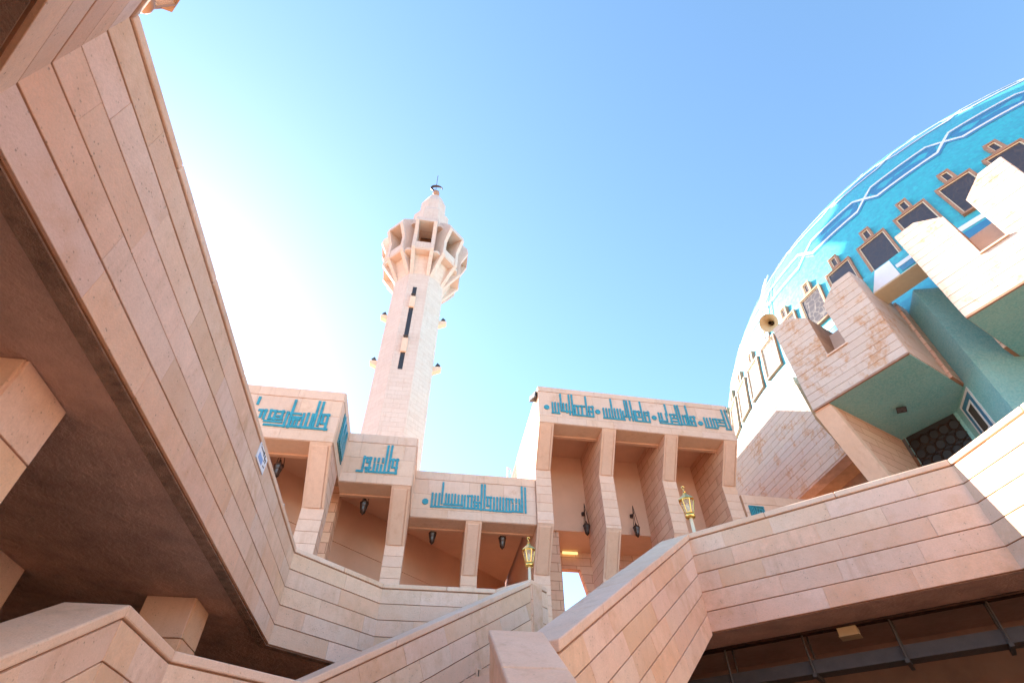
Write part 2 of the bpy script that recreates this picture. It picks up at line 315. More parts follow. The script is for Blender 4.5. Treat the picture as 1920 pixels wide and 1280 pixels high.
# ---------------------------------------------------------------- ground
S2 = 2**-.5
g = mk('ground', [(-900, -900, -EYE), (900, -900, -EYE), (900, 900, -EYE), (-900, 900, -EYE)], [(0, 1, 2, 3)], 'ground'); tag(g, kind='structure')
def offs(pts, d, side):
    """plan offset of a polyline, to the left of travel for d>0 when side=+1, with mitred corners"""
    out = []
    n = len(pts)
    P = [Vector((p[0], p[1])) for p in pts]
    nrm = []
    for i in range(n-1):
        e = (P[i+1]-P[i]).normalized(); nrm.append(Vector((-e.y, e.x))*side)
    for i in range(n):
        a = nrm[max(i-1, 0)]; b = nrm[min(i, n-2)]
        o = P[i]+(a+b)*(d/(1+a.dot(b))); out.append(o)
    return out
def bevel(o, w=.012, seg=2):
    m = o.modifiers.new('bevel', 'BEVEL'); m.width = w; m.segments = seg; m.limit_method = 'ANGLE'
def wallrun(parent, pts, side, t, h, nc, lens, clen=1.15, body='mortar', clad_segs=None, ct=.08, name='parapet_wall'):
    """stone-clad parapet: pts run along the visible face just below the coping; body lies on the far side"""
    bk = offs(pts, t, side); f0 = offs(pts, -.035, side); b0 = offs(pts, t+.035, side)
    for i in range(len(pts)-1):
        p, q = Vector(pts[i]), Vector(pts[i+1])
        dz = Vector((0, 0, -h))
        pb, qb = Vector((*bk[i], p.z)), Vector((*bk[i+1], q.z))
        b = mk(name, [p+dz, q+dz, q, p, pb+dz, qb+dz, qb, pb], [(0, 1, 2, 3), (5, 4, 7, 6), (3, 2, 6, 7), (1, 0, 4, 5), (0, 3, 7, 4), (2, 1, 5, 6)], body, parent)
        e = q-p; el = Vector((e.x, e.y, 0)).normalized(); U = e.normalized()
        N = el.cross(Vector(ZAX))*side; V = N.cross(U)
        if V.z < 0: V = -V
        L = e.length; th = math.atan2(e.z, Vector((e.x, e.y)).length)
        s_, c_ = math.sin(th), math.cos(th)
        tp = -.02*c_
        poly = [(tp*s_/c_, tp), (L+tp*s_/c_, tp), (L-h*s_, -h*c_), (-h*s_, -h*c_)]
        if clad_segs is None or i in clad_segs:
            clad(b, frame(p, U, V, N), poly, h*c_/nc, -h*c_, lens, rng)
        for end, P_, Q_, dd in ((i == 0, p, pb, -1), (i == len(pts)-2, q, qb, 1)):
            if end:
                ex = el*dd*.018; dn = Vector((0, 0, -h))
                mk('end_slab', [P_, Q_, Q_+dn, P_+dn, P_+ex, Q_+ex, Q_+dn+ex, P_+dn+ex], [(0, 1, 2, 3), (4, 5, 6, 7), (0, 1, 5, 4), (1, 2, 6, 5), (2, 3, 7, 6), (3, 0, 4, 7)], 'stone', b)
        k = max(1, round(L/clen))
        cuts = [0]+[(j+rng.uniform(-.2, .2))/k for j in range(1, k)]+[1]
        for a, c in zip(cuts[:-1], cuts[1:]):
            g0 = .003/L if a > 0 else 0; g1 = .003/L if c < 1 else 0
            def at(path, tt): 
                w = path[i]+(path[i+1]-path[i])*tt; return Vector((w.x, w.y, p.z+(q.z-p.z)*tt))
            vs = [at(f0, a+g0), at(f0, c-g1), at(b0, c-g1), at(b0, a+g0)]
            jz = rng.uniform(0, .006)
            o = mk('coping_stone', vs+[v+Vector((0, 0, ct+jz)) for v in vs], [(3, 2, 1, 0), (4, 5, 6, 7), (0, 1, 5, 4), (1, 2, 6, 5), (2, 3, 7, 6), (3, 0, 4, 7)], 'coping', parent)
            bevel(o, .014)
ZS, ZF, ZC = 2.40, 2.80, 3.767           # gallery underside, floor, underside of the coping
LG = thing('balcony', 'long overhanging stone gallery with clad parapet filling the left of the picture', 'balcony', (-4, 4, -EYE))
PL = [(2.9, -3.79, ZC), (-2.17, 1.28, ZC), (-2.17, 9.13, ZC), (-.76, 10.54, ZC), (1.39, 10.54, ZC), (1.97, 9.96, ZC)]
wallrun(LG, PL, 1, .30, ZC-ZS, 5, (.75, 1.35), clad_segs=(0, 1, 2, 3, 4))
RG = thing('balcony', 'stone gallery parapet on the right below the domed hall, partly sunlit', 'balcony', (7.5, 4, -EYE))
PR = [(4.135, 7.795, ZC), (6.74, 5.19, ZC), (6.74, -2.2, ZC), (2.9, -3.79, ZC)]
wallrun(RG, PR, 1, .30, ZC-ZS, 5, (.6, 1.25), clad_segs=(0, 1))
def ngon(name, pl, z0, z1, mat, parent):
    return MB().prism([(x, y, z0) for x, y in pl], (0, 0, z1-z0)).mk(name, mat, parent)
bl = offs(PL, .13, 1); br_ = offs(PR, .30, 1)
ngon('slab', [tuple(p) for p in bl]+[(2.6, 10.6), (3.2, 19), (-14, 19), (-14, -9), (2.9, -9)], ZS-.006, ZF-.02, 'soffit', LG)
bf = offs(PL, .31, 1)
ngon('floor', [tuple(p) for p in bf]+[(2.6, 10.6), (3.2, 19), (-14, 19), (-14, -9), (2.9, -9)], ZF-.019, ZF, 'ground', LG)
be_ = offs(PR, 1.0, 1); br_[0] = br_[0]+Vector((-.5, .5)); be_[0] = be_[0]+Vector((-.5, .5))
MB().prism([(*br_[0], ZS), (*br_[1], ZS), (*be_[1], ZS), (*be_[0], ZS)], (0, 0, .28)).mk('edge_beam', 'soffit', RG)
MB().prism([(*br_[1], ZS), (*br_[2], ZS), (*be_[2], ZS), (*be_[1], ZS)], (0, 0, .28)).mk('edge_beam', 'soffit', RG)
ngon('floor', [(2.6, 10.6), (2.18, 10.17), (4.35, 8.02)]+[tuple(p) for p in offs(PR, .31, 1)[1:]]+[(2.9, -9), (19, -9), (19, 4), (12, 16), (3.2, 19)], ZF+.001, ZF+.02, 'ground', RG)
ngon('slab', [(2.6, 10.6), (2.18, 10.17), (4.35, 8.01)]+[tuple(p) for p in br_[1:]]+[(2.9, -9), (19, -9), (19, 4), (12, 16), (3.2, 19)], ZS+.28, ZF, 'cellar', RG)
def strip(parent, P, n):
    a, b = offs(P, .012, 1), offs(P, .125, 1)
    for i in n:
        vs = [(*a[i], ZS-.012), (*a[i+1], ZS-.012), (*b[i+1], ZS-.02), (*b[i], ZS-.02)]
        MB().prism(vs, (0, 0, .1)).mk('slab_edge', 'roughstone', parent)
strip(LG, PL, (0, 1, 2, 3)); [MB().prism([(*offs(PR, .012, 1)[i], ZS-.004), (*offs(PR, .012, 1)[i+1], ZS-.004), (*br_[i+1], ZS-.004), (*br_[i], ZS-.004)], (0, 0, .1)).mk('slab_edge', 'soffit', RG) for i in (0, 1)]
def pillar(parent, x0, x1, y0, y1, z0, z1, lens=(2, 3), h=.45):
    b = MB().box(x0, x1, y0, y1, z0, z1).mk('pillar', 'mortar', parent)
    for O, U, N, L in (((x0, y0, z0), (1, 0, 0), (0, -1, 0), x1-x0), ((x1, y0, z0), (0, 1, 0), (1, 0, 0), y1-y0)):
        clad(b, frame(O, U, ZAX, N), [(-.0, 0), (L, 0), (L, z1-z0), (0, z1-z0)], h, z1-z0-6*h, lens, rng, gu=0, depth=.02)
for x, y in ((-3.25, 3.02), (-3.25, 7.3), (-4.88, 6.1), (-3.25, 11.6), (-.6, 12.6)): pillar(LG, x, x+.55, y, y+.55, -EYE, ZS-.006)
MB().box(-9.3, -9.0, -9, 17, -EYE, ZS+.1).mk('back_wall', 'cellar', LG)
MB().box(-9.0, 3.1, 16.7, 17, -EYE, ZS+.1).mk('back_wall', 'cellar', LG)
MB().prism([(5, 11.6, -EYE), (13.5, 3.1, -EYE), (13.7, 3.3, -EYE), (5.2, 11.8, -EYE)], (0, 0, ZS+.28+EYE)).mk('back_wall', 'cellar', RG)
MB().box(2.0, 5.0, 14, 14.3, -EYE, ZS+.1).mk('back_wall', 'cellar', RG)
# ---------------------------------------------------------------- staircase
ST = thing('staircase', 'two flight stone staircase with thick clad balustrades rising to the gallery', 'stairs', (0, 4, -EYE))
n2 = lambda c, a: (c*S2+a*S2, -c*S2+a*S2)      # c: across the upper flight, a: along it
LB = [(-2.2, 1.35, -.53), (-2.2, 4.66, 1.37), (-2.2, 5.85, 1.37), (*n2(-5.69, 4.02), 1.37), (*n2(-5.69, 8.46), ZC), (*n2(-5.69, 8.98), ZC)]
wallrun(ST, LB, 1, .40, 1.45, 5, (.55, 1.1), name='balustrade', ct=.085)
R1 = [(.614, 1.35, -.68), (.614, 4.89, 1.37)]
wallrun(ST, R1, -1, .40, 1.45, 5, (.55, 1.1), name='balustrade', ct=.085)
R2 = [(*n2(-2.604, 4.22), 1.285), (*n2(-2.604, 8.43), ZC-.005)]
wallrun(ST, R2, 1, .42, 1.40, 5, (.55, 1.1), name='balustrade', ct=.1, clen=1.0)
for k in range(12):
    z = -EYE+.168*k; y = 1.45+.29*k
    MB().box(-2.2, .61, y, y+.31 if k < 11 else y+.29, z-.1 if k else z, z+.168).mk('step', 'coping', ST)
zl = -EYE+12*.168
ngon('landing', [(-2.2, 4.93), (.61, 4.93), n2(-3.03, 4.3), n2(-5.69, 4.3), (-2.2, 5.85)], zl-.25, zl, 'coping', ST)
for k in range(14):
    a = 4.3+.297*k; z = zl+.17*k
    c0, c1 = -5.69, -3.03
    MB().prism([(*n2(c0, a), z-.25), (*n2(c1, a), z-.25), (*n2(c1, a+.3), z-.25), (*n2(c0, a+.3), z-.25)], (0, 0, .42)).mk('step', 'coping', ST)
wb = thing('recessed_light', 'small recessed louvred wall light low on the stair balustrade', 'wall light', (*n2(-5.66, 7.05), 2.0))
Fw = frame((*n2(-5.665, 7.05), 2.06), (S2, S2, 0), ZAX, (S2, -S2, 0))
MB().fbox(Fw, -.14, .14, -.07, -.05, 0, .03).fbox(Fw, -.14, .14, .05, .07, 0, .03).fbox(Fw, -.14, -.12, -.05, .05, 0, .03).fbox(Fw, .12, .14, -.05, .05, 0, .03).mk('rim', 'coping', wb)
MB().fbox(Fw, -.12, .12, -.05, .05, 0, .008).mk('lens', 'black', wb)
# ---------------------------------------------------------------- low portico, three bays stepping back
KIN, FT, FB, ZK = 1.05, 9.37, 7.77, 6.5
PO = thing('portico', 'low stone arcade of three stepped bays with turquoise inscriptions at the minaret foot', 'portico', (-2, 15, ZF))
def text(parent, F, strokes, t=.043, mat='script', d=.03, name='inscription'):
    rs = []
    for k, a, b, c in strokes:
        if k == 0: rs.append((a-t, a+t, b-t, c+t, d))
        else: rs.append((min(b, c)-t, max(b, c)+t, a-t, a+t, d-.004))
    grp = list(range(len(rs)))                 # strokes that touch form one letter group
    def root(i):
        while grp[i] != i: i = grp[i]
        return i
    for i in range(len(rs)):
        for j in range(i):
            p, q = rs[i], rs[j]
            if p[0] < q[1] and q[0] < p[1] and p[2] < q[3] and q[2] < p[3]: grp[root(i)] = root(j)
    for g_ in sorted(set(root(i) for i in range(len(rs)))):
        m = MB()
        for i, r_ in enumerate(rs):
            if root(i) == g_: m.fbox(F, r_[0], r_[1], r_[2], r_[3], -.01, r_[4]+rng.uniform(0, .004))
        m.mk(name, mat, parent)
def dot(parent, F, u, v, r=.1):
    p = [F(u+r*math.cos(R(45*k+22)), v+r*math.sin(R(45*k+22)), -.01) for k in range(8)]
    return MB().prism(p, Vector(F(0, 0, .04))-Vector(F(0, 0, 0))).mk('inscription_dot', 'script', parent)
def fascia(parent, x0, x1, F, z0, z1, top=.30, k=0., xr=0., thick=.65, slabs=1.15):
    """stone beam with coping course on top and large slabs below, facing -Y"""
    y = lambda x: F+k*(x-xr)
    b = MB().prism([(x0, y(x0), z0), (x1, y(x1), z0), (x1, y(x1)+thick, z0), (x0, y(x0)+thick, z0)], (0, 0, z1-z0)).mk('fascia', 'mortar_pale', parent)
    MB().prism([(x0, y(x0)+.003, z0-.012), (x1, y(x1)+.003, z0-.012), (x1, y(x1)+thick, z0-.012), (x0, y(x0)+thick, z0-.012)], (0, 0, .011)).mk('underside', 'fascia', b)
    L = x1-x0
    Fr = frame((x0, y(x0), 0), (1, k, 0), ZAX, (k, -1, 0))
    clad(b, Fr, [(0, z0), (L, z0), (L, z0+.28), (0, z0+.28)], .28, z0, (.9, 1.5), rng, 'fascia', depth=.02, gv=.004, gu=.004)
    clad(b, Fr, [(0, z0+.28), (L, z0+.28), (L, z1-top), (0, z1-top)], (z1-top-z0-.28)/2, z0+.28, (.7, slabs*1.2), rng, 'fascia', depth=.02, gv=.004, gu=.004)
    clad(b, Fr, [(0, z1-top), (L, z1-top), (L, z1), (0, z1)], top, z1-top, (.9, 1.4), rng, 'fascia', depth=.035, gv=.012, gu=.005)
    return b
def column(parent, x0, x1, prof, yb, courses, panels, sh=0., ztop=None):
    """bent column: prof = [(Y, z)...] of the front edge from the foot up; yb = back"""
    zt = ztop or prof[-1][1]
    p = [(x0, y+sh, z) for y, z in prof]+([(x0, prof[-1][0]+.66+sh, prof[-1][1]), (x0, prof[-1][0]+.66+sh, zt)] if ztop else [])+[(x0, yb+sh, zt), (x0, yb+sh, prof[0][1])]
    c = MB().prism(p, (x1-x0, 0, 0)).mk('column', 'courses', parent)
    w = x1-x0
    for i in range(len(prof)-1):
        (ya, za), (yc, zc) = prof[i], prof[i+1]
        Vv = Vector((0, yc-ya, zc-za)); L = Vv.length
        Fr = frame((x0, ya+sh, za), (1, 0, 0), Vv, (0, -Vv.z, Vv.y))
        if i in courses: clad(c, Fr, [(0, 0), (w, 0), (w, L), (0, L)], .30, L-12*.30, (3, 4), rng, 'column', depth=.014, gv=.010, gu=0)
        if i in panels:
            MB().fbox(Fr, .0, w, -.0, L, -.01, .010).mk('face_slab', 'column', c)
            b0, b1 = .07, w-.06
            MB().fbox(Fr, b0, b1-.035, .03, L-.10, .0, .045).mk('raised_panel', 'column', c)
            MB().fbox(Fr, b1-.005, b1+.04, .03, L-.06, .0, .036).mk('edge_moulding', 'column', c)
    return c
YA, YB, YC = 12.0, 13.88, 15.72
for x0, x1, F in ((-6.6, -2.65, YA), (-2.65, -.64, YB), (-.64, 3.33, YC)):
    fascia(PO, x0, x1, F, FB, FT)
for x0, x1, F in ((-5.6, -5.05, YA), (-3.2, -2.65, YA), (-1.17, -.64, YB), (1.10, 1.60, YC)):
    column(PO, x0, x1, [(F+KIN, ZF), (F+KIN, ZK), (F, FB)], F+1.55, (0,), (1,), 0., 8.46)
# side returns of the stepped bays
def ret(x, ya, yb):
    b = MB().box(x-.45, x-.001, ya+.65, yb+.3, FB, FT).mk('fascia', 'mortar_pale', PO)
    Fr = frame((x, ya, 0), (0, 1, 0), ZAX, (1, 0, 0)); L = yb-ya
    clad(b, Fr, [(0, FB), (L, FB), (L, FT-.3), (0, FT-.3)], .65, FB, (.7, 1.2), rng, 'fascia', depth=.02, gv=.004, gu=.004)
    clad(b, Fr, [(0, FT-.3), (L, FT-.3), (L, FT), (0, FT)], .3, FT-.3, (.9, 1.4), rng, 'fascia', depth=.035)
    return b
ra = ret(-2.65, YA, YB); ret(-.64, YB, YC)
MB().box(-2.63, -2.6, YA+.4, YA+1.5, 8.05, 9.0).mk('inscription_panel', 'scriptdark', ra)
Fs = frame((-2.60, YA+.4, 0), (0, 1, 0), ZAX, (1, 0, 0))
text(ra, Fs, [(0, .1+.12*j, 8.12, 8.5+.4*((j*7) % 3 == 0)) for j in range(8)]+[(1, 8.14, .1, .95)], .03)
TFA = frame((0, YA-.02, 0), (1, 0, 0), ZAX, (0, -1, 0)); TFB = frame((0, YB-.02, 0), (1, 0, 0), ZAX, (0, -1, 0)); TFC = frame((0, YC-.02, 0), (1, 0, 0), ZAX, (0, -1, 0))
text(PO, TFA, TXT_A, .032); text(PO, TFB, TXT_B, .032); text(PO, TFC, TXT_C, .031); dot(PO, TFC, -.216, 8.288, .105)
ngon('ceiling', [(-9, YA+.6), (-2.66, YA+.6), (-2.66, YB+.6), (-.65, YB+.6), (-.65, YC+.6), (3.3, YC+.6), (3.3, 22.5), (-9, 22.5)], 8.45, 8.75, 'plaster', PO)
ngon('roof', [(-9, YA+.4), (-2.9, YA+.4), (-2.9, YB+.4), (-.9, YB+.4), (-.9, YC+.4), (3.3, YC+.4), (3.3, 22.5), (-9, 22.5)], 8.9, 9.2, 'whitestone', PO)
for x0, x1, F in ((-6.6, -3.2, YA), (-2.65, -1.17, YB), (-.64, 1.10, YC), (1.60, 3.33, YC)):
    MB().box(x0, x1, F+.652, F+.78, FB-.055, FB+.3).mk('beam_moulding', 'plaster', PO)
# diagonal back wall; its upper part oversails the lower
def diag(d0, d1, z0, z1, mat, x0=-8.0, x1=3.3, par=PO, nm='back_wall'):
    o = 16.25+2.79
    MB().prism([(x0, x0+o+d0, z0), (x1, x1+o+d0, z0), (x1, x1+o+d1, z0), (x0, x0+o+d1, z0)], (0, 0, z1-z0)).mk(nm, mat, par)
diag(0, .4, 7.1, 8.45, 'plaster'); diag(.05, .4, ZF, 7.1, 'plaster')
pb = MB().box(-3.15, -2.72, 15.0, 15.6, ZF, 8.45).mk('pier', 'courses', PO)
# ---------------------------------------------------------------- tall portico
TP = thing('portico', 'tall stone portico of four bent columns under a long turquoise inscription', 'portico', (7, 16, ZF))
KD, XD = .017, 3.34
yd = lambda x: 14.6+KD*(x-XD)
DB, DT = 10.94, 12.5
fascia(TP, 3.34, 10.63, 14.6, DB, DT, top=.22, k=KD, xr=XD)
TFD = frame((0, 14.6-KD*XD-.025, 0), (1, KD, 0), ZAX, (KD, -1, 0))
text(TP, TFD, TXT_D, .03)
for u, v in ((3.626, 11.575), (5.488, 11.597), (7.597, 11.59), (9.367, 11.553)): dot(TP, TFD, u, v, .1)
PRO = [(16.55, ZF), (16.55, 6.55), (15.6, 7.78), (15.6, 9.68), (14.6, DB)]
for x0, x1 in ((3.34, 3.86), (5.575, 6.08), (7.87, 8.37), (10.1, 10.62)):
    column(TP, x0, x1, PRO, 17.52, (0, 2), (1, 3), yd((x0+x1)/2)-14.6, 11.52)
for x0, x1 in ((3.86, 5.575), (6.08, 7.87), (8.37, 10.1)):
    sh = yd((x0+x1)/2)-14.6
    MB().box(x0, x1, 14.6+sh+.66, 14.6+sh+.8, DB-.06, 11.5).mk('beam_moulding', 'plaster', TP)
MB().box(3.4, 10.6, 15.3, 26, 11.5, 11.8).mk('ceiling', 'plaster', TP)
MB().box(3.4, 10.6, 15.3, 26, 12.0, 12.3).mk('roof', 'whitestone', TP)
MB().box(3.861, 10.099, 17.5, 17.8, 8.5, 11.5).mk('back_wall', 'plaster', TP)
MB().box(3.861, 10.099, 17.801, 19.2, 8.5, 8.8).mk('ceiling', 'plaster', TP)
MB().box(3.861, 4.94, 19.2, 19.5, ZF, 8.8).mk('rear_wall', 'courses', TP)
MB().box(4.94, 5.63, 19.2, 19.5, 7.87, 8.8).mk('rear_wall', 'courses', TP)
MB().prism([(5.63, 19.2, 8.8), (10.4, 19.2, 8.8), (10.4, 19.2, ZF), (6.5, 19.2, ZF), (5.85, 19.2, 7.05), (5.63, 19.2, 7.85)], (0, .3, 0)).mk('rear_wall', 'courses', TP)
MB().box(4.05, 4.5, 17.6, 18.3, ZF, 8.5).mk('pier', 'courses', TP)
sw = MB().prism([(3.36, 15.25, DT-.02), (3.36, 15.25, 11.0), (3.36, 16.2, 9.7), (3.36, 16.2, FT), (3.36, 26, FT-.4), (3.36, 26, DT-.02)], (.4, 0, 0)).mk('side_wall', 'courses', TP)
MB().box(3.38, 3.78, 17.6, 23, ZF, FT-.41).mk('side_wall', 'plaster', TP)
MB().box(10.2, 10.6, 17.65, 26, ZF, DT-.02).mk('side_wall', 'courses', TP)
MB().box(5.5, 10.6, 20.2, 27, DT-.5, 16.9).mk('unseen_shade_block', 'courses', TP)  # added mass hidden behind the portico, there to shade the hall's stone panel
tb = thing('tube_light', 'lit yellow fluorescent tube over the passage behind the tall portico', 'tube light', (5.2, 19.0, 8.2))
MB().tube([(4.98, 19.1, 8.42), (5.55, 19.1, 8.42)], .05).mk('tube', 'tube', tb)
MB().box(4.96, 5.57, 19.09, 19.2, 8.46, 8.5).mk('housing', 'cream', tb)
# low wall to the right of the tall portico
LW = thing('wall', 'low stone wall between the tall portico and the domed hall with a tile square', 'wall', (12, 15.6, ZF))
lb = MB().box(10.63, 14.6, 15.6, 16.1, ZF, 9.3).mk('wall_body', 'mortar_pale', LW)
clad(lb, frame((10.63, 15.6, 0), (1, 0, 0), ZAX, (0, -1, 0)), [(0, 6.), (3.9, 6.), (3.9, 9.3), (0, 9.3)], .33, 6., (.7, 1.2), rng, 'column', depth=.02)
Fl = frame((10.75, 15.575, 8.4), (1, 0, 0), ZAX, (0, -1, 0))
t0 = MB().fbox(Fl, 0, .56, 0, .5, 0, .02).mk('tile_square', 'scriptdark', LW)
text(t0, frame((10.75, 15.55, 8.4), (1, 0, 0), ZAX, (0, -1, 0)), [(0, .04, .03, .47), (0, .1, .03, .47), (0, .16, .03, .47), (1, .05, .22, .53), (1, .45, .22, .53), (0, .24, .05, .45), (0, .52, .05, .45), (1, .16, .32, .45), (1, .34, .32, .45), (0, .32, .16, .34), (0, .45, .16, .34)], .014, name='tile_bars')
# ---------------------------------------------------------------- domed hall
DC, DR = Vector((32.2, 16.1, 13.2)), 18.0
HALL = thing('domed_hall', 'turquoise mosaic domed prayer hall with crenellated pale stone blocks', 'mosque', (DC.x, DC.y, -EYE))
def sp(az, lat, r=DR):
    a, l = R(az), R(lat); return DC+Vector((math.sin(a)*math.cos(l), math.cos(a)*math.cos(l), math.sin(l)))*r
NA, NL = 192, 48
v = [sp(360*i/NA, 90*j/NL-3*(1-j/NL)) for j in range(NL) for i in range(NA)]+[sp(0, 90)]
f = [(j*NA+i, j*NA+(i+1) % NA, (j+1)*NA+(i+1) % NA, (j+1)*NA+i) for j in range(NL-1) for i in range(NA)]
f += [((NL-1)*NA+i, (NL-1)*NA+(i+1) % NA, NL*NA) for i in range(NA)]
DOME = mk('dome', v, f, 'dome', HALL, True)
# interlaced mosaic bands: crossings every 11.25 degrees of azimuth
PER = 11.25
def patch(name, outline_up, outline_dn, r, mat):
    """ribbon between two lists of (az, lat)"""
    n = len(outline_up)
    v = [sp(a, l, r) for a, l in outline_up]+[sp(a, l, r) for a, l in outline_dn]
    v += [sp(a, l, r-.06) for a, l in outline_up]+[sp(a, l, r-.06) for a, l in outline_dn]
    f = [(i, i+1, n+i+1, n+i) for i in range(n-1)]
    f += [(i, i+1, 2*n+i+1, 2*n+i) for i in range(n-1)]+[(n+i, n+i+1, 3*n+i+1, 3*n+i) for i in range(n-1)]
    f += [(0, n, 3*n, 2*n), (n-1, 2*n-1, 4*n-1, 3*n-1)]
    return mk(name, v, f, mat, DOME)
def strand(a0, mid, half, up, r, w, mat, name, dl=0.):
    """one strand of the interlace across one period, running up or down through the crossing at a0"""
    pts = [(a0-PER/2, -1), (a0-3.4, -1), (a0-1.55, -1), (a0-.5, -.32), (a0, 0), (a0+.5, .32), (a0+1.55, 1), (a0+3.4, 1), (a0+PER/2, 1)]
    pts = [(a, mid+dl+(half*s if up else -half*s)) for a, s in pts]
    lw = [w*1.0]*9
    sl = [1, 1, 1.25, 1.6, 1.6, 1.6, 1.25, 1, 1]
    return patch(name, [(a, l+k*x) for (a, l), k, x in zip(pts, lw, sl)], [(a, l-k*x) for (a, l), k, x in zip(pts, lw, sl)], r, mat)
for k in range(-3, 8):
    a0 = -124.62+PER*k
    for mid, half, jj in ((24.1, 2.15, 0), (34.6, 1.7, 1), (45., 1.6, 2)):
        aa = a0+(PER/2 if jj == 1 else 0)
        hexa = [(aa+1.0, .0), (aa+1.7, 1), (aa+4.6, 1), (aa+6.65, 1), (aa+PER-1.7, 1), (aa+PER-1.0, .0)]
        if jj < 2:
            patch('blue_field', [(a, mid+half*s) for a, s in hexa], [(a, mid-half*s) for a, s in hexa], DR+.012, 'domeblue')
        for up in (True, False):
            strand(aa, mid, half, up, DR+.018+.002*up, .42, 'domeblue', 'blue_border', -.42)
            strand(aa, mid, half, up, DR+.026+.002*up, .22, 'domewhite', 'white_strand')
patch('rim_band', [(a, 6.3) for a in range(-150, -70, 2)], [(a, 5.6) for a in range(-150, -70, 2)], DR+.02, 'domewhite')
patch('rim_band', [(a, 5.3) for a in range(-150, -70, 2)], [(a, 4.0) for a in range(-150, -70, 2)], DR+.02, 'domeblue')
# windows: a wide light with a small square one on top
def window(az):
    c = sp(az, 10.4); rad = (c-DC).normalized()
    U = Vector((0, 0, 1)).cross(rad).normalized(); V = rad.cross(U)
    F = frame(c, U, V, rad)
    W, H, fw = .585, .99, .08
    w = MB().fbox(F, -W, W, -H, H, -.15, -.005).mk('window', 'black', HALL)
    def ring(x0, x1, y0, y1, nm):
        m = MB()
        m.fbox(F, x0, x0+fw, y0, y1, -.1, .10).fbox(F, x1-fw, x1, y0, y1, -.1, .10)
        m.fbox(F, x0+fw, x1-fw, y0, y0+fw, -.1, .098).fbox(F, x0+fw, x1-fw, y1-fw, y1, -.1, .098)
        m.mk('frame', 'wood', w)
        m = MB(); e = .035
        m.fbox(F, x0+fw, x0+fw+e, y0+fw, y1-fw, -.1, .06).fbox(F, x1-fw-e, x1-fw, y0+fw, y1-fw, -.1, .06)
        m.fbox(F, x0+fw+e, x1-fw-e, y0+fw, y0+fw+e, -.1, .058).fbox(F, x0+fw+e, x1-fw-e, y1-fw-e, y1-fw, -.1, .058)
        m.mk('inner_frame', 'cream', w)
        MB().fbox(F, x0+fw, x1-fw, y0+fw, y1-fw, -.08, .035).mk('pane', 'glass', w)
    ring(-W, W, -H, H, 'main'); ring(-.20, .20, H+.002, H+.72, 'top')
for k in range(-5, 9): window(-111.38+4.97*k)
# drum: a stone belt over a recessed tiled wall
def facet(az, r): return [DC.xy+Vector((math.sin(R(az+s)), math.cos(R(az+s))))*(r/math.cos(R(11.25))) for s in (-11.25, 11.25)]
for k in range(16):
    az = -90+22.5*k
    rw = 16.8 if k == 15 else 15.0
    p, q = facet(az, rw); p2, q2 = facet(az, rw-.4)
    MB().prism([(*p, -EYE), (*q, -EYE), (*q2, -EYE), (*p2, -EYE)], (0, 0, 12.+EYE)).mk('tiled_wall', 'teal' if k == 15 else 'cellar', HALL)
    if k not in (15, 0, 1, 14):
        (p, q), (p3, q3) = facet(az, 18.2), facet(az, 14.9)
        MB().prism([(*p, 10.24), (*q, 10.24), (*q3, 10.24), (*p3, 10.24)], (0, 0, 4.0)).mk('stone_belt', 'whitestone', HALL)
# flat stone panel hanging below the dome, shaded by the unseen block added behind the tall portico
XB = 14.0
PB_ = [(25.5, 10.24), (13.88, 10.24), (14.43, 12.0), (14.52, 13.88), (25.5, 13.88)]
BELT = MB().prism([(XB, y, z) for y, z in PB_], (1.3, 0, 0)).mk('stone_belt', 'mortar_pale', HALL)
FBt = frame((XB, 0, 0), (0, 1, 0), ZAX, (-1, 0, 0))
clad(BELT, FBt, PB_, .26, 10.24, (.8, 1.5), rng, 'whitestone', depth=.018, gv=.013, gu=.004)
MB().box(XB-.03, XB+1.3, 14.53, 25.5, 13.885, 14.25).mk('belt_rim', 'whitestone', BELT)
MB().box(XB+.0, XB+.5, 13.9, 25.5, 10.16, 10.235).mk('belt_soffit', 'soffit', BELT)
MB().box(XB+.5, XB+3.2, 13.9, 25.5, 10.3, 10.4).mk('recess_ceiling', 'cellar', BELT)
MB().box(XB+1.3, XB+1.6, 14.6, 25.5, 6, 13.2).mk('recess_wall', 'cellar', HALL)  # dark render, like the ceiling's, stands in for shade inside the recess
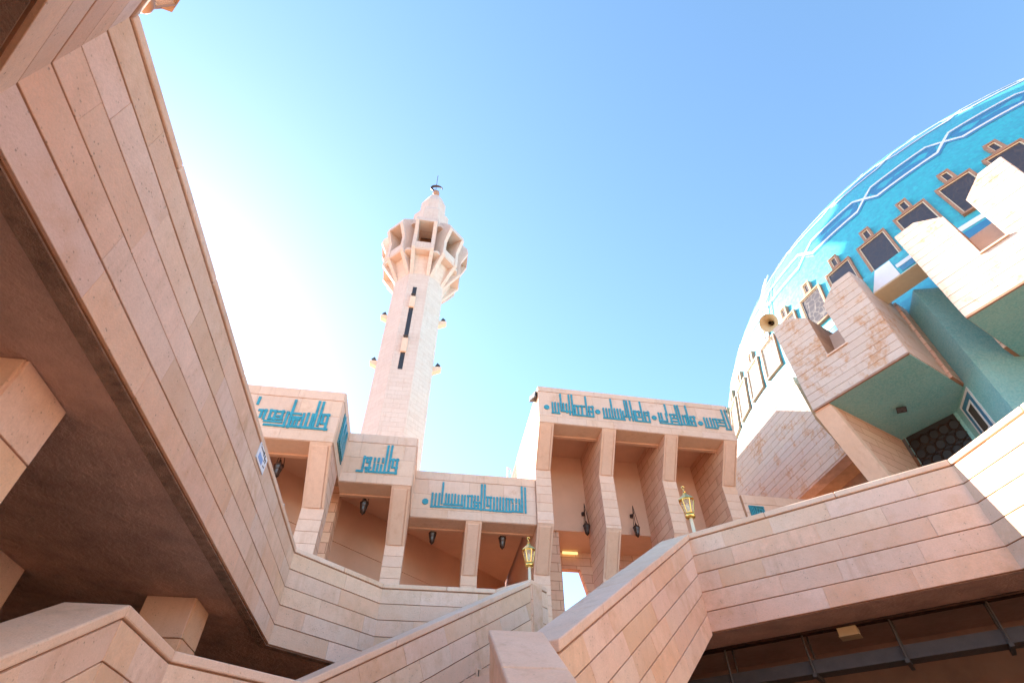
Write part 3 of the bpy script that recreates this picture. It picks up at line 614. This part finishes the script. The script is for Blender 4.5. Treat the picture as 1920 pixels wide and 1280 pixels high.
# crenellated blocks on the facet that looks toward the court
A0 = R(-22.5); DT_ = Vector((math.sin(A0), math.cos(A0), 0)); NN = Vector((math.cos(A0), -math.sin(A0), 0))
def H3(d, s, z): return NN*d+DT_*s+Vector((0, 0, z))
FH = frame((NN*15.2), DT_*-1, ZAX, NN*-1)        # u = -s, v = z, n toward the court
def block(sm):
    hw, z0, zt = 1.53, 10.24, 13.88
    b = MB()
    out = [(-hw, z0), (-hw, zt), (-.94, zt), (-.32, 13.38), (-.32, 11.58), (.32, 11.58), (.32, 13.38), (.94, zt), (hw, zt), (hw, z0)]
    P = [H3(15.2, sm-u, v) for u, v in out]
    o = MB().prism(P, NN*2.1).mk('crenellated_block', 'mortar_pale', HALL)
    FB_ = frame(NN*15.2+DT_*sm, DT_*-1, ZAX, NN*-1)
    ms = dict(mat='whitestone', depth=.02, gv=.011, gu=.004)
    ch = .2635
    clad(o, FB_, [(-hw, z0), (hw, z0), (hw, 11.575), (-hw, 11.575)], ch, z0, (.7, 1.3), rng, **ms)
    for sg in (-1, 1):
        pg = [(sg*hw, 11.575), (sg*.32, 11.575), (sg*.32, 13.38), (sg*.94, zt), (sg*hw, zt)]
        clad(o, FB_, pg, ch, z0, (.7, 1.3), rng, **ms)
        Fd = frame(NN*15.2+DT_*(sm-sg*hw), NN, ZAX, DT_*-sg)
        clad(o, Fd, [(0, z0), (2.1, z0), (2.1, zt), (0, zt)], ch, z0, (.7, 1.3), rng, **ms)
    # sill and back of the notch
    MB().prism([H3(15.75, sm+.32, 11.56), H3(15.75, sm-.32, 11.56), H3(16.15, sm-.32, 13.0), H3(16.15, sm+.32, 13.0)], NN*.5).mk('notch_back', 'column', o)
    MB().prism([H3(15.13, sm+.36, 11.585), H3(15.13, sm-.36, 11.585), H3(15.9, sm-.36, 11.62), H3(15.9, sm+.36, 11.62)], (0, 0, .04)).mk('notch_sill', 'column', o)
    MB().prism([H3(15.16, sm+hw, z0-.05), H3(15.16, sm-hw, z0-.05), H3(19.1, sm-hw, z0-.05), H3(19.1, sm+hw, z0-.05)], (0, 0, .045)).mk('tiled_soffit', 'teal', o)
    MB().prism([H3(15.15, sm+hw+.01, z0-.07), H3(15.15, sm-hw-.01, z0-.07), H3(15.22, sm-hw-.01, z0-.07), H3(15.22, sm+hw+.01, z0-.07)], (0, 0, .06)).mk('drip_edge', 'wood', o)
    # rear pier behind the block
    for sg in (-1, 1):
        s0 = sm+sg*(hw-.5); s1 = sm+sg*(hw+.1)
        MB().prism([H3(17.31, s0, z0-.02), H3(17.31, s1, z0-.02), H3(18.1, s1, z0-.02), H3(18.1, s0, z0-.02)], (0, 0, 3.3)).mk('rear_pier', 'courses', o)
    return o
BB = block(4.97); CB = block(.33)
# leaning stone fins under the ends of the blocks
for s0, s1 in ((6.0, 6.5), (-1.2, -.7)):
    prof = [(15.2, 10.2), (16.6, 7.9), (16.6, ZF), (19.1, ZF), (19.1, 10.2)]
    fo = MB().prism([H3(d, s0, z) for d, z in prof], DT_*(s1-s0)).mk('fin', 'courses', HALL)
    MB().prism([H3(15.22, s0-.03, 10.1), H3(16.62, s0-.03, 7.8), H3(16.9, s0-.03, 7.8), H3(15.5, s0-.03, 10.1)], DT_*(.56)).mk('fin_face', 'column', fo)
# tiled pilaster in the gap, ridge toward the court
pil = [(19.1, 4.2), (17.0, 2.66), (19.1, 1.1)]
PI = MB().prism([H3(d, s, ZF) for d, s in pil], (0, 0, 13.3-ZF)).mk('tiled_pilaster', 'teal', HALL)
e = (H3(19.1, 4.2, 0)-H3(17.0, 2.66, 0)); Lp = e.length; Np = Vector((e.y, -e.x, 0)).normalized()
if Np.dot(NN) > 0: Np = -Np
Fp = frame(H3(17.0, 2.66, 0), e, ZAX, Np)
for i, (m_, q) in enumerate((('domewhite', .0), ('domeblue', .1), ('domewhite', .27), ('grey', .36))):
    MB().fbox(Fp, 1.15+q, 2.25-q, 8.55+q, 10.1-q*1.0, -.01, .012+.006*i).mk('tile_frame', m_, PI)
gr = MB().prism([H3(19.06, 5.85, 6.), H3(19.06, 4.3, 6.), H3(19.09, 4.3, 6.), H3(19.09, 5.85, 6.)], (0, 0, 4.17)).mk('grille', 'black', HALL)
m = MB(); rg = random.Random(3)
for i in range(5):
    for j in range(8):
        cs, cz = 4.46+.31*i, 7.25+.37*j
        for q0 in (0, 45):
            pts = [H3(19.04, cs+.19*math.cos(R(90*q+q0)), cz+.21*math.sin(R(90*q+q0))) for q in range(5)]
            m.tube(pts, .012, 4)
gl = m.mk('lattice', 'iron', gr); gl['kind'] = 'stuff'
# tiled beam bridging the gap
BEAM = MB().prism([H3(16.0, 3.42, 13.25), H3(16.0, 1.88, 13.25), H3(16.8, 1.88, 13.25), H3(16.8, 3.42, 13.25)], (0, 0, .75)).mk('bridge_beam', 'dome', HALL)
MB().prism([H3(15.99, 3.42, 13.22), H3(15.99, 1.88, 13.22), H3(16.82, 1.88, 13.22), H3(16.82, 3.42, 13.22)], (0, 0, .025)).mk('beam_soffit', 'cream', BEAM)
MB().prism([H3(15.97, 3.4, 13.25), H3(15.97, 2.5, 13.25), H3(15.97, 2.5, 13.95), H3(15.97, 3.0, 13.95)], NN*.03).mk('lit_face_white', 'domewhite', BEAM)  # white colour stands in for light falling on the beam's left face
MB().prism([H3(15.98, 2.4, 13.3), H3(15.98, 1.9, 13.3), H3(15.98, 1.9, 13.5), H3(15.98, 2.4, 13.5)], NN*.02).mk('blue_tile_stripe', 'domeblue', BEAM)
MB().prism([H3(15.98, 2.45, 13.52), H3(15.98, 1.9, 13.52), H3(15.98, 1.9, 13.66), H3(15.98, 2.45, 13.66)], NN*.02).mk('white_tile_stripe', 'domewhite', BEAM)
# small things on the hall
def spotlamp(name, label, cat, loc, d, mat='black', s=1., group=None):
    t = thing(name, label, cat, loc, group); c = Vector(loc); d = Vector(d).normalized()
    a = d.cross(Vector(ZAX)).normalized(); b_ = a.cross(d)
    F = frame(c+Vector((0, 0, .10*s)), a, b_, d)
    m = MB(); q = [(-.16, -.10), (.16, -.10), (.16, .10), (-.16, .10)]
    v = [F(x*.6*s, y*.6*s, -.12*s) for x, y in q]+[F(x*s, y*s, .06*s) for x, y in q]
    m.add(v, [(3, 2, 1, 0), (4, 5, 6, 7)]+[(i, (i+1) % 4, (i+1) % 4+4, i+4) for i in range(4)]); m.mk('housing', mat, t)
    MB().fbox(F, -.13*s, .13*s, -.08*s, .08*s, .058*s, .07*s).mk('lens', 'glass', t)
    MB().tube([c, c+Vector((0, 0, .12*s))], .025*s).mk('bracket', 'iron', t)
    return t
spotlamp('spotlight', 'small dark spotlight hanging under the tiled soffit of the hall', 'spotlight', H3(17.3, 4.99, 10.0), (-.3, -.5, -.8), s=.9)
ls = thing('loudspeaker', 'cream horn loudspeaker on the corner of a crenellated stone block', 'loudspeaker', H3(15.7, 6.35, 13.88))
c = H3(15.3, 6.5, 14.28); hd = (Vector((-.78, -.40, -.48))).normalized()
prof = [(.34, 0.), (.30, .03), (.19, .12), (.11, .24), (.08, .36), (.11, .36), (.11, .55), (.02, .56)]
q = hd.to_track_quat('Z', 'Y')
def oriented(prof, c, q, n=20):
    v = [c-hd*(-.22)+q @ Vector((r*math.cos(2*math.pi*i/n), r*math.sin(2*math.pi*i/n), -z)) for r, z in prof for i in range(n)]
    k = len(prof)
    return v, [(j*n+i, j*n+(i+1) % n, (j+1)*n+(i+1) % n, (j+1)*n+i) for j in range(k-1) for i in range(n)]
v, f = oriented(prof[:5], c, q); mk('horn', v, f, 'horn', ls, True)
v, f = oriented([(.06, .12), (.075, .16), (.02, .2)], c, q); mk('throat', v, f, 'iron', ls, True)
v, f = oriented(prof[4:], c, q); mk('driver', v, f, 'iron', ls, True)
MB().tube([H3(15.75, 6.3, 13.86), H3(15.75, 6.3, 14.2), c-hd*.1], .025).mk('bracket', 'grey', ls)
# safety ladder rails curving up the dome beside the loudspeaker
ld = thing('ladder', 'thin pale ladder curving up the sunlit side of the dome', 'ladder', sp(-92, 13))
for da in (-.5, .5):
    MB().tube([sp(-92.5+da+.05*(l-14), l, DR+.28) for l in range(13, 32, 2)], .025).mk('rail', 'domewhite', ld)
for l in range(13, 31):
    MB().tube([sp(-93+.05*(l-14), l, DR+.28), sp(-92+.05*(l-14), l, DR+.28)], .018, 6).mk('rung', 'domewhite', ld)
# ---------------------------------------------------------------- minaret
MX, MY = -2.95, 30.0
MI = thing('minaret', 'tall octagonal pale stone minaret with flared gallery and crescent finial', 'minaret', (MX, MY, -EYE))
def octa(r, z, rot=22.5): return [(MX+r/math.cos(R(22.5))*math.sin(R(rot+45*k)), MY+r/math.cos(R(22.5))*math.cos(R(rot+45*k)), z) for k in range(8)]
def ostack(name, prof, mat, rot=22.5):
    v = [p for r, z in prof for p in octa(r, z, rot)]; k = len(prof)
    f = [(j*8+i, j*8+(i+1) % 8, (j+1)*8+(i+1) % 8, (j+1)*8+i) for j in range(k-1) for i in range(8)]+[tuple(range(8))[::-1], tuple((k-1)*8+i for i in range(8))]
    return mk(name, v, f, mat, MI)
SH = ostack('shaft', [(1.97, -EYE), (1.97, 36.9)], 'minaret')
ostack('core', [(1.5, 36.9), (1.4, 40.9)], 'wood')  # dark brown colour stands in for the shade inside the bays
def rad(k, r, z, t=0.):   # point of the k-th bay: radius, height, sideways
    a = R(180+45*k); return Vector((MX+r*math.sin(a)+t*math.cos(a), MY+r*math.cos(a)-t*math.sin(a), z))
FINP = [(1.95, 34.7), (3.3, 36.75), (3.3, 38.5), (3.85, 39.9), (3.75, 40.5), (2.6, 41.9), (1.7, 42.1)]
for k in range(8):
    t0, t1 = -.62, .62; ext = rad(k, 0, 0, t1)-rad(k, 0, 0, t0)
    by = MB().prism([rad(k, r, z, t0) for r, z in ((3.845, 39.85), (3.745, 40.5), (2.595, 41.9), (1.7, 42.1), (1.7, 40.3), (3.3, 40.0))], ext).mk('window_bay', 'minaret', MI)
    for sg in (-1, 1):
        w0 = .62*sg
        pr = [rad(k, r, z, w0*(.82 if z < 35 else 1)) for r, z in FINP]+[rad(k, 1.6, 42.1, w0), rad(k, 1.6, 34.9, w0*.82)]
        MB().prism(pr, rad(k, 0, 0, .30*sg)-rad(k, 0, 0, 0)).mk('bay_fin', 'minaret', by)
    MB().prism([rad(k, r, z, t0) for r, z in ((3.24, 36.7), (3.24, 37.55), (2.95, 37.55), (2.95, 36.7))], ext).mk('bay_parapet', 'minaret', by)
    MB().prism([rad(k, r, z, t0) for r, z in ((3.2, 36.55), (3.2, 36.7), (1.8, 36.7), (1.8, 36.55))], ext).mk('bay_floor', 'minaret', by)
    MB().prism([rad(k, r, z, t0) for r, z in ((1.93, 34.75), (2.55, 36.56), (1.7, 36.56))], ext).mk('corbel', 'minaret', by)
    # small lamps on the shaft faces
ostack('balcony_slab', [(3.0, 36.58), (3.0, 36.85)], 'minaret')
ostack('roof_slab', [(2.9, 40.6), (2.9, 41.0)], 'minaret')
CAP = ostack('cap', [(1.65, 41.0), (1.65, 45.4), (1.5, 45.75), (1.2, 45.8), (1.2, 47.9), (.72, 49.5), (.2, 50.0), (.1, 50.35)], 'minaret')
FIN = MB().lathe((MX, MY, 50.3), [(.06, 0), (.12, .1), (.12, .2), (.30, .42), (.36, .65), (.30, .9), (.1, 1.05), (.05, 1.1), (.05, 1.3)], 12).mk('finial', 'wood', MI, True)
pts = []; rr = []
for k in range(15):
    a = R(-120+ (300-0)*k/14 - 120); pts.append((MX+.58*math.sin(a+R(35)), MY, 52.0-.0+.5*math.cos(a+R(35)))); rr.append(.03+.11*math.sin(math.pi*k/14))
MB().tube(pts, rr, 8).mk('crescent', 'iron', FIN)
MB().tube([(MX-.1, MY, 51.5), (MX-.15, MY, 54.8)], .035, 6).mk('rod', 'grey', FIN)
FM = frame((MX, MY-1.97, 0), (1, 0, 0), ZAX, (0, -1, 0)); ks = (MY-1.97)/30
for z0, z1 in ((34.18, 35.44), (29.32, 32.81), (26.1, 27.79)):
    MB().fbox(FM, -.32, .0, z0*ks, z1*ks, -.03, .012).mk('slit', 'black', SH)
for z0, z1 in ((32.81, 34.1), (27.79, 29.2)):
    MB().fbox(FM, -.36, .04, z0*ks, z1*ks, -.03, .16).mk('lamp_box', 'column', SH)
    spotlamp('floodlight', 'small floodlight on the %s lamp box of the minaret front slit' % ('upper' if z0 > 30 else 'lower'), 'floodlight', (MX-.16, MY-2.13, z1*ks), (0, -.6, .8), s=1.2, group='minaret floodlights')
for sx, side in ((-1, 'left'), (1, 'right')):
    for z, lv in ((31.4, 'upper'), (26.5, 'lower')):
        x = MX+sx*1.97
        m = MB(); m.prism([(x, MY-.22, z-.55), (x, MY-.22, z), (x+sx*.62, MY-.22, z), (x+sx*.62, MY-.22, z-.2)], (0, .44, 0)); m.mk('lamp_bracket', 'column', SH)
        spotlamp('floodlight', '%s floodlight on the %s side of the minaret shaft' % (lv, side), 'floodlight', (x+sx*.35, MY, z), (sx*.7, 0, .7), s=1.6, group='minaret floodlights')
# ---------------------------------------------------------------- lamps
def dup(root, loc, label, rz=0.):
    r = root.copy(); COL.objects.link(r); r.location = (loc[0], loc[1], loc[2]+EYE); r['label'] = label; r.rotation_euler = (0, 0, rz)
    for ch in list(root.children):
        c = ch.copy(); COL.objects.link(c); c.parent = r
        for g_ in ch.children:
            d = g_.copy(); COL.objects.link(d); d.parent = c
    return r
def brass_lamp(loc, label):
    t = thing('post_lantern', label, 'lamp', loc, 'brass lamps on the gallery parapet'); x, y, z = loc
    MB().lathe(loc, [(.07, 0), (.07, .02), (.03, .035), (.026, .3), (.03, .34)], 12).mk('post', 'cream', t, True)
    MB().lathe((x, y, z+.32), [(.03, 0), (.075, .01), (.085, .04), (.08, .07), (.06, .085), (.065, .10)], 16).mk('base_cup', 'gold', t, True)
    def hexring(r, zz, k): a = R(60*k+30); return Vector((x+r*math.cos(a), y+r*math.sin(a), z+zz))
    cg = MB()
    for k in range(6): cg.tube([hexring(.068, .41, k), hexring(.118, .64, k)], .0085, 6)
    for zz, r in ((.415, .07), (.64, .12)):
        for k in range(6): cg.tube([hexring(r, zz, k), hexring(r, zz, k+1)], .008, 6)
    cg.mk('cage', 'gold', t)
    v = [hexring(.064, .415, k) for k in range(6)]+[hexring(.113, .637, k) for k in range(6)]
    mk('glass', v, [(k, (k+1) % 6, (k+1) % 6+6, k+6) for k in range(6)], 'lampglass', t)
    MB().lathe((x, y, z+.43), [(.012, 0), (.02, .05), (.03, .1), (.02, .15), (.005, .17)], 10).mk('bulb', 'cream', t, True)
    MB().lathe((x, y, z+.645), [(.145, 0), (.14, .015), (.09, .07), (.05, .10), (.035, .13), (.02, .15), (.03, .165), (.015, .18), (.01, .2)], 6).mk('roof', 'gold', t)
    hk = [(x+.0, y, z+.84)]+[(x-.03*math.sin(R(a)), y, z+.89-.03*math.cos(R(a))) for a in range(0, 280, 40)]
    MB().tube(hk, .007, 6).mk('hook', 'gold', t)
    return t
l0 = brass_lamp((4.30, 7.86, ZC+.08), 'polished brass lantern on the right parapet beside the stair head')
dup(l0, (1.98, 10.20, ZC+.08), 'polished brass lantern at the top of the left stair balustrade', .3)
lt = dup(l0, (-2.30, 1.32, ZC+.08), 'weathered brown lantern on the near left gallery corner cut by the top edge', .2)
for c in lt.children:
    if c.data.materials[0] == M['gold']:
        c.material_slots[0].link = 'OBJECT'; c.material_slots[0].material = M['wood']
def hang(loc, ztop, label):
    t = thing('hanging_lantern', label, 'lantern', loc, 'lanterns hanging in the porticoes'); x, y, z = loc   # z = centre of the body
    G = .74
    def hx(r, zz, k): a = R(60*k); return Vector((x+G*r*math.cos(a), y+G*r*math.sin(a), z+G*zz))
    sc_ = lambda pr: [(G*r, G*zz) for r, zz in pr]
    for k in (0, 2, 4): MB().tube([hx(.15, .17, k), hx(.10, .55, k), (x, y, ztop)], .011, 5).mk('chain', 'iron', t)
    MB().lathe((x, y, z), sc_([(.17, .13), (.175, .16), (.12, .22), (.06, .28), (.03, .36), (.012, .4)]), 12).mk('cap', 'iron', t)
    cg = MB()
    for k in range(6): cg.tube([hx(.155, .14, k), hx(.09, -.16, k)], .013, 5)
    for k in range(6): cg.tube([hx(.125, .0, k), hx(.125, .0, k+1)], .009, 5)
    cg.mk('cage', 'iron', t)
    v = [hx(.085, -.16, k) for k in range(6)]+[hx(.145, .13, k) for k in range(6)]
    mk('glass', v, [(k, (k+1) % 6, (k+1) % 6+6, k+6) for k in range(6)], 'glass', t)
    MB().lathe((x, y, z), sc_([(.02, -.34), (.05, -.30), (.10, -.24), (.11, -.17), (.09, -.15)]), 12).mk('base', 'iron', t)
    return t
h0 = hang((-1.93, 14.75, 7.50), 8.45, 'dark bronze lantern hanging in the middle bay of the low arcade')
for loc, lb_ in (((-4.02, 12.9, 7.42), 'dark bronze lantern half hidden by the left parapet in the nearest bay'), ((.117, 16.6, 7.58), 'dark bronze lantern left of the single column in the farthest low bay'),
                ((2.36, 16.6, 7.56), 'dark bronze lantern right of the single column in the farthest low bay'), ((5.42, 17.2, 8.48), 'dark bronze lantern in the left opening of the tall portico'),
                ((7.245, 17.2, 8.53), 'dark bronze lantern in the middle opening of the tall portico')):
    dup(h0, loc, lb_)
# arms that carry the two tall portico lanterns
for x, z in ((5.42, 9.15), (7.245, 9.2)):
    wa = thing('lantern_bracket', 'dark wall bracket holding the %s lantern of the tall portico' % ('left' if x < 6 else 'middle'), 'bracket', (x, 17.4, z))
    MB().tube([(x, 17.49, z), (x, 17.2, z+.01)], .018, 6).mk('arm', 'iron', wa); MB().lathe((x, 17.46, z-.06), [(.06, 0), (.06, .12)], 8).mk('plate', 'iron', wa)
for loc, d, lb_ in (((3.26, 14.86, DT-.42), (-.9, -.4, .1), 'dark floodlight on the left roof corner of the tall portico'), ((10.6, 14.9, DT-.3), (.9, -.3, -.1), 'dark floodlight on the right end of the tall portico')):
    spotlamp('floodlight', lb_, 'floodlight', loc, d, s=1.3)
an = thing('antenna', 'thin pinkish mast on the roof left of the tall portico', 'antenna', (2.6, 17.0, 9.2))
MB().tube([(2.6, 17.0, 9.19), (2.6, 17.0, 10.55)], .025).mk('mast', 'wood', an); MB().tube([(2.6, 17.0, 10.5), (2.72, 17.0, 10.5), (2.72, 17.0, 10.3)], .018).mk('hook_end', 'wood', an)
vp = thing('roof_vent', 'squat stone vent block on the roof beside the tall portico', 'vent', (3.1, 16.9, 9.2))
MB().box(2.95, 3.2, 16.8, 17.1, 9.19, 9.95).mk('shaft', 'column', vp); MB().box(2.92, 3.23, 16.77, 17.13, 9.95, 10.0).mk('cap', 'coping', vp)
# wall sign, printed with a symbol and an arrow, on the left parapet
sg = thing('wall_sign', 'small white and blue printed sign fixed to the left gallery parapet', 'sign', (-2.14, 6.1, 3.4))
Fg = frame((-2.145, 5.92, 3.555), (0, .9, 0), ZAX, (1, 0, 0))
MB().fbox(Fg, 0, .42, 0, .21, 0, .012).mk('board', 'signwhite', sg)
MB().fbox(Fg, .05, .25, .03, .11, .011, .014).mk('blue_panel', 'signblue', sg)
for a, b, c_, d_ in ((.04, .22, .165, .185), (.20, .24, .15, .20), (.02, .04, .185, .2), (.28, .30, .11, .2), (.26, .36, .15, .165), (.33, .36, .12, .15), (.35, .37, .06, .085), (.30, .32, .05, .07)):
    MB().fbox(Fg, a, b, c_, d_, .011, .015).mk('mark', 'black', sg)
# cable loop on the parapet top
cb = thing('cable', 'loose pale cable looped over the left parapet near the arcade', 'cable', (-2.25, 8.0, ZC+.08))
MB().tube([(-2.3, 7.2, ZC+.09), (-2.22, 7.6, ZC+.11), (-2.2, 7.9, ZC+.2), (-2.22, 8.0, ZC+.14), (-2.3, 8.1, ZC+.09)], .008, 6).mk('wire', 'signwhite', cb)
# cable tray slung under the right gallery
TRS = thing('cable_tray', 'long grey steel cable tray slung under the right gallery', 'cable tray', (6, 7.4, 1.9))
k2 = lambda a, c: (a*S2+c*S2, -a*S2+c*S2)          # a: along (1,-1), c: across
def run(a0, a1, c0, c1, z0, z1): return [(*k2(a0, c0), z0), (*k2(a1, c0), z0), (*k2(a1, c1), z0), (*k2(a0, c1), z0)], (0, 0, z1-z0)
cT = 13.33*S2
MB().prism(*run(-5, 6, cT-.16, cT+.16, 1.90, 1.92)).mk('tray_base', 'grey', TRS)
MB().prism(*run(-5, 6, cT-.16, cT-.145, 1.92, 2.06)).mk('tray_side', 'grey', TRS); MB().prism(*run(-5, 6, cT+.145, cT+.16, 1.92, 2.06)).mk('tray_side', 'grey', TRS)
for x, y in ((4.75, 8.58), (5.56, 7.79), (6.35, 6.98), (7.16, 6.22), (7.96, 5.4)):
    a = (x-y)*S2
    for dc in (-.2, .2):
        MB().tube([(*k2(a, cT+dc), 2.68), (*k2(a, cT+dc), 1.85)], .016, 6).mk('hanger_rod', 'grey', TRS)
    MB().prism(*run(a-.025, a+.025, cT-.24, cT+.24, 1.85, 1.899)).mk('cross_bar', 'grey', TRS)
    MB().prism(*run(a-.05, a+.05, cT-.25, cT-.15, 2.46, 2.505)).mk('ceiling_shoe', 'grey', TRS)
CD = thing('conduit', 'pair of thin conduits clipped under the right gallery above the tray', 'conduit', (6, 7.4, 2.3))
for dz, dc in ((0, -.24), (.0, -.14)):
    MB().tube([(*k2(-5, cT+dc), 2.38+dz), (*k2(6, cT+dc), 2.38+dz)], .02, 6).mk('pipe', 'iron', CD)
jb = thing('junction_box', 'square cream junction box under the right gallery above the cable tray', 'junction box', (*k2(-.97, cT-.33), 2.2))
MB().prism(*run(-1.09, -.85, cT-.30, cT-.07, 2.25, 2.35)).mk('box', 'horn', jb); MB().prism(*run(-1.1, -.84, cT-.31, cT-.06, 2.24, 2.25)).mk('cover', 'horn', jb)
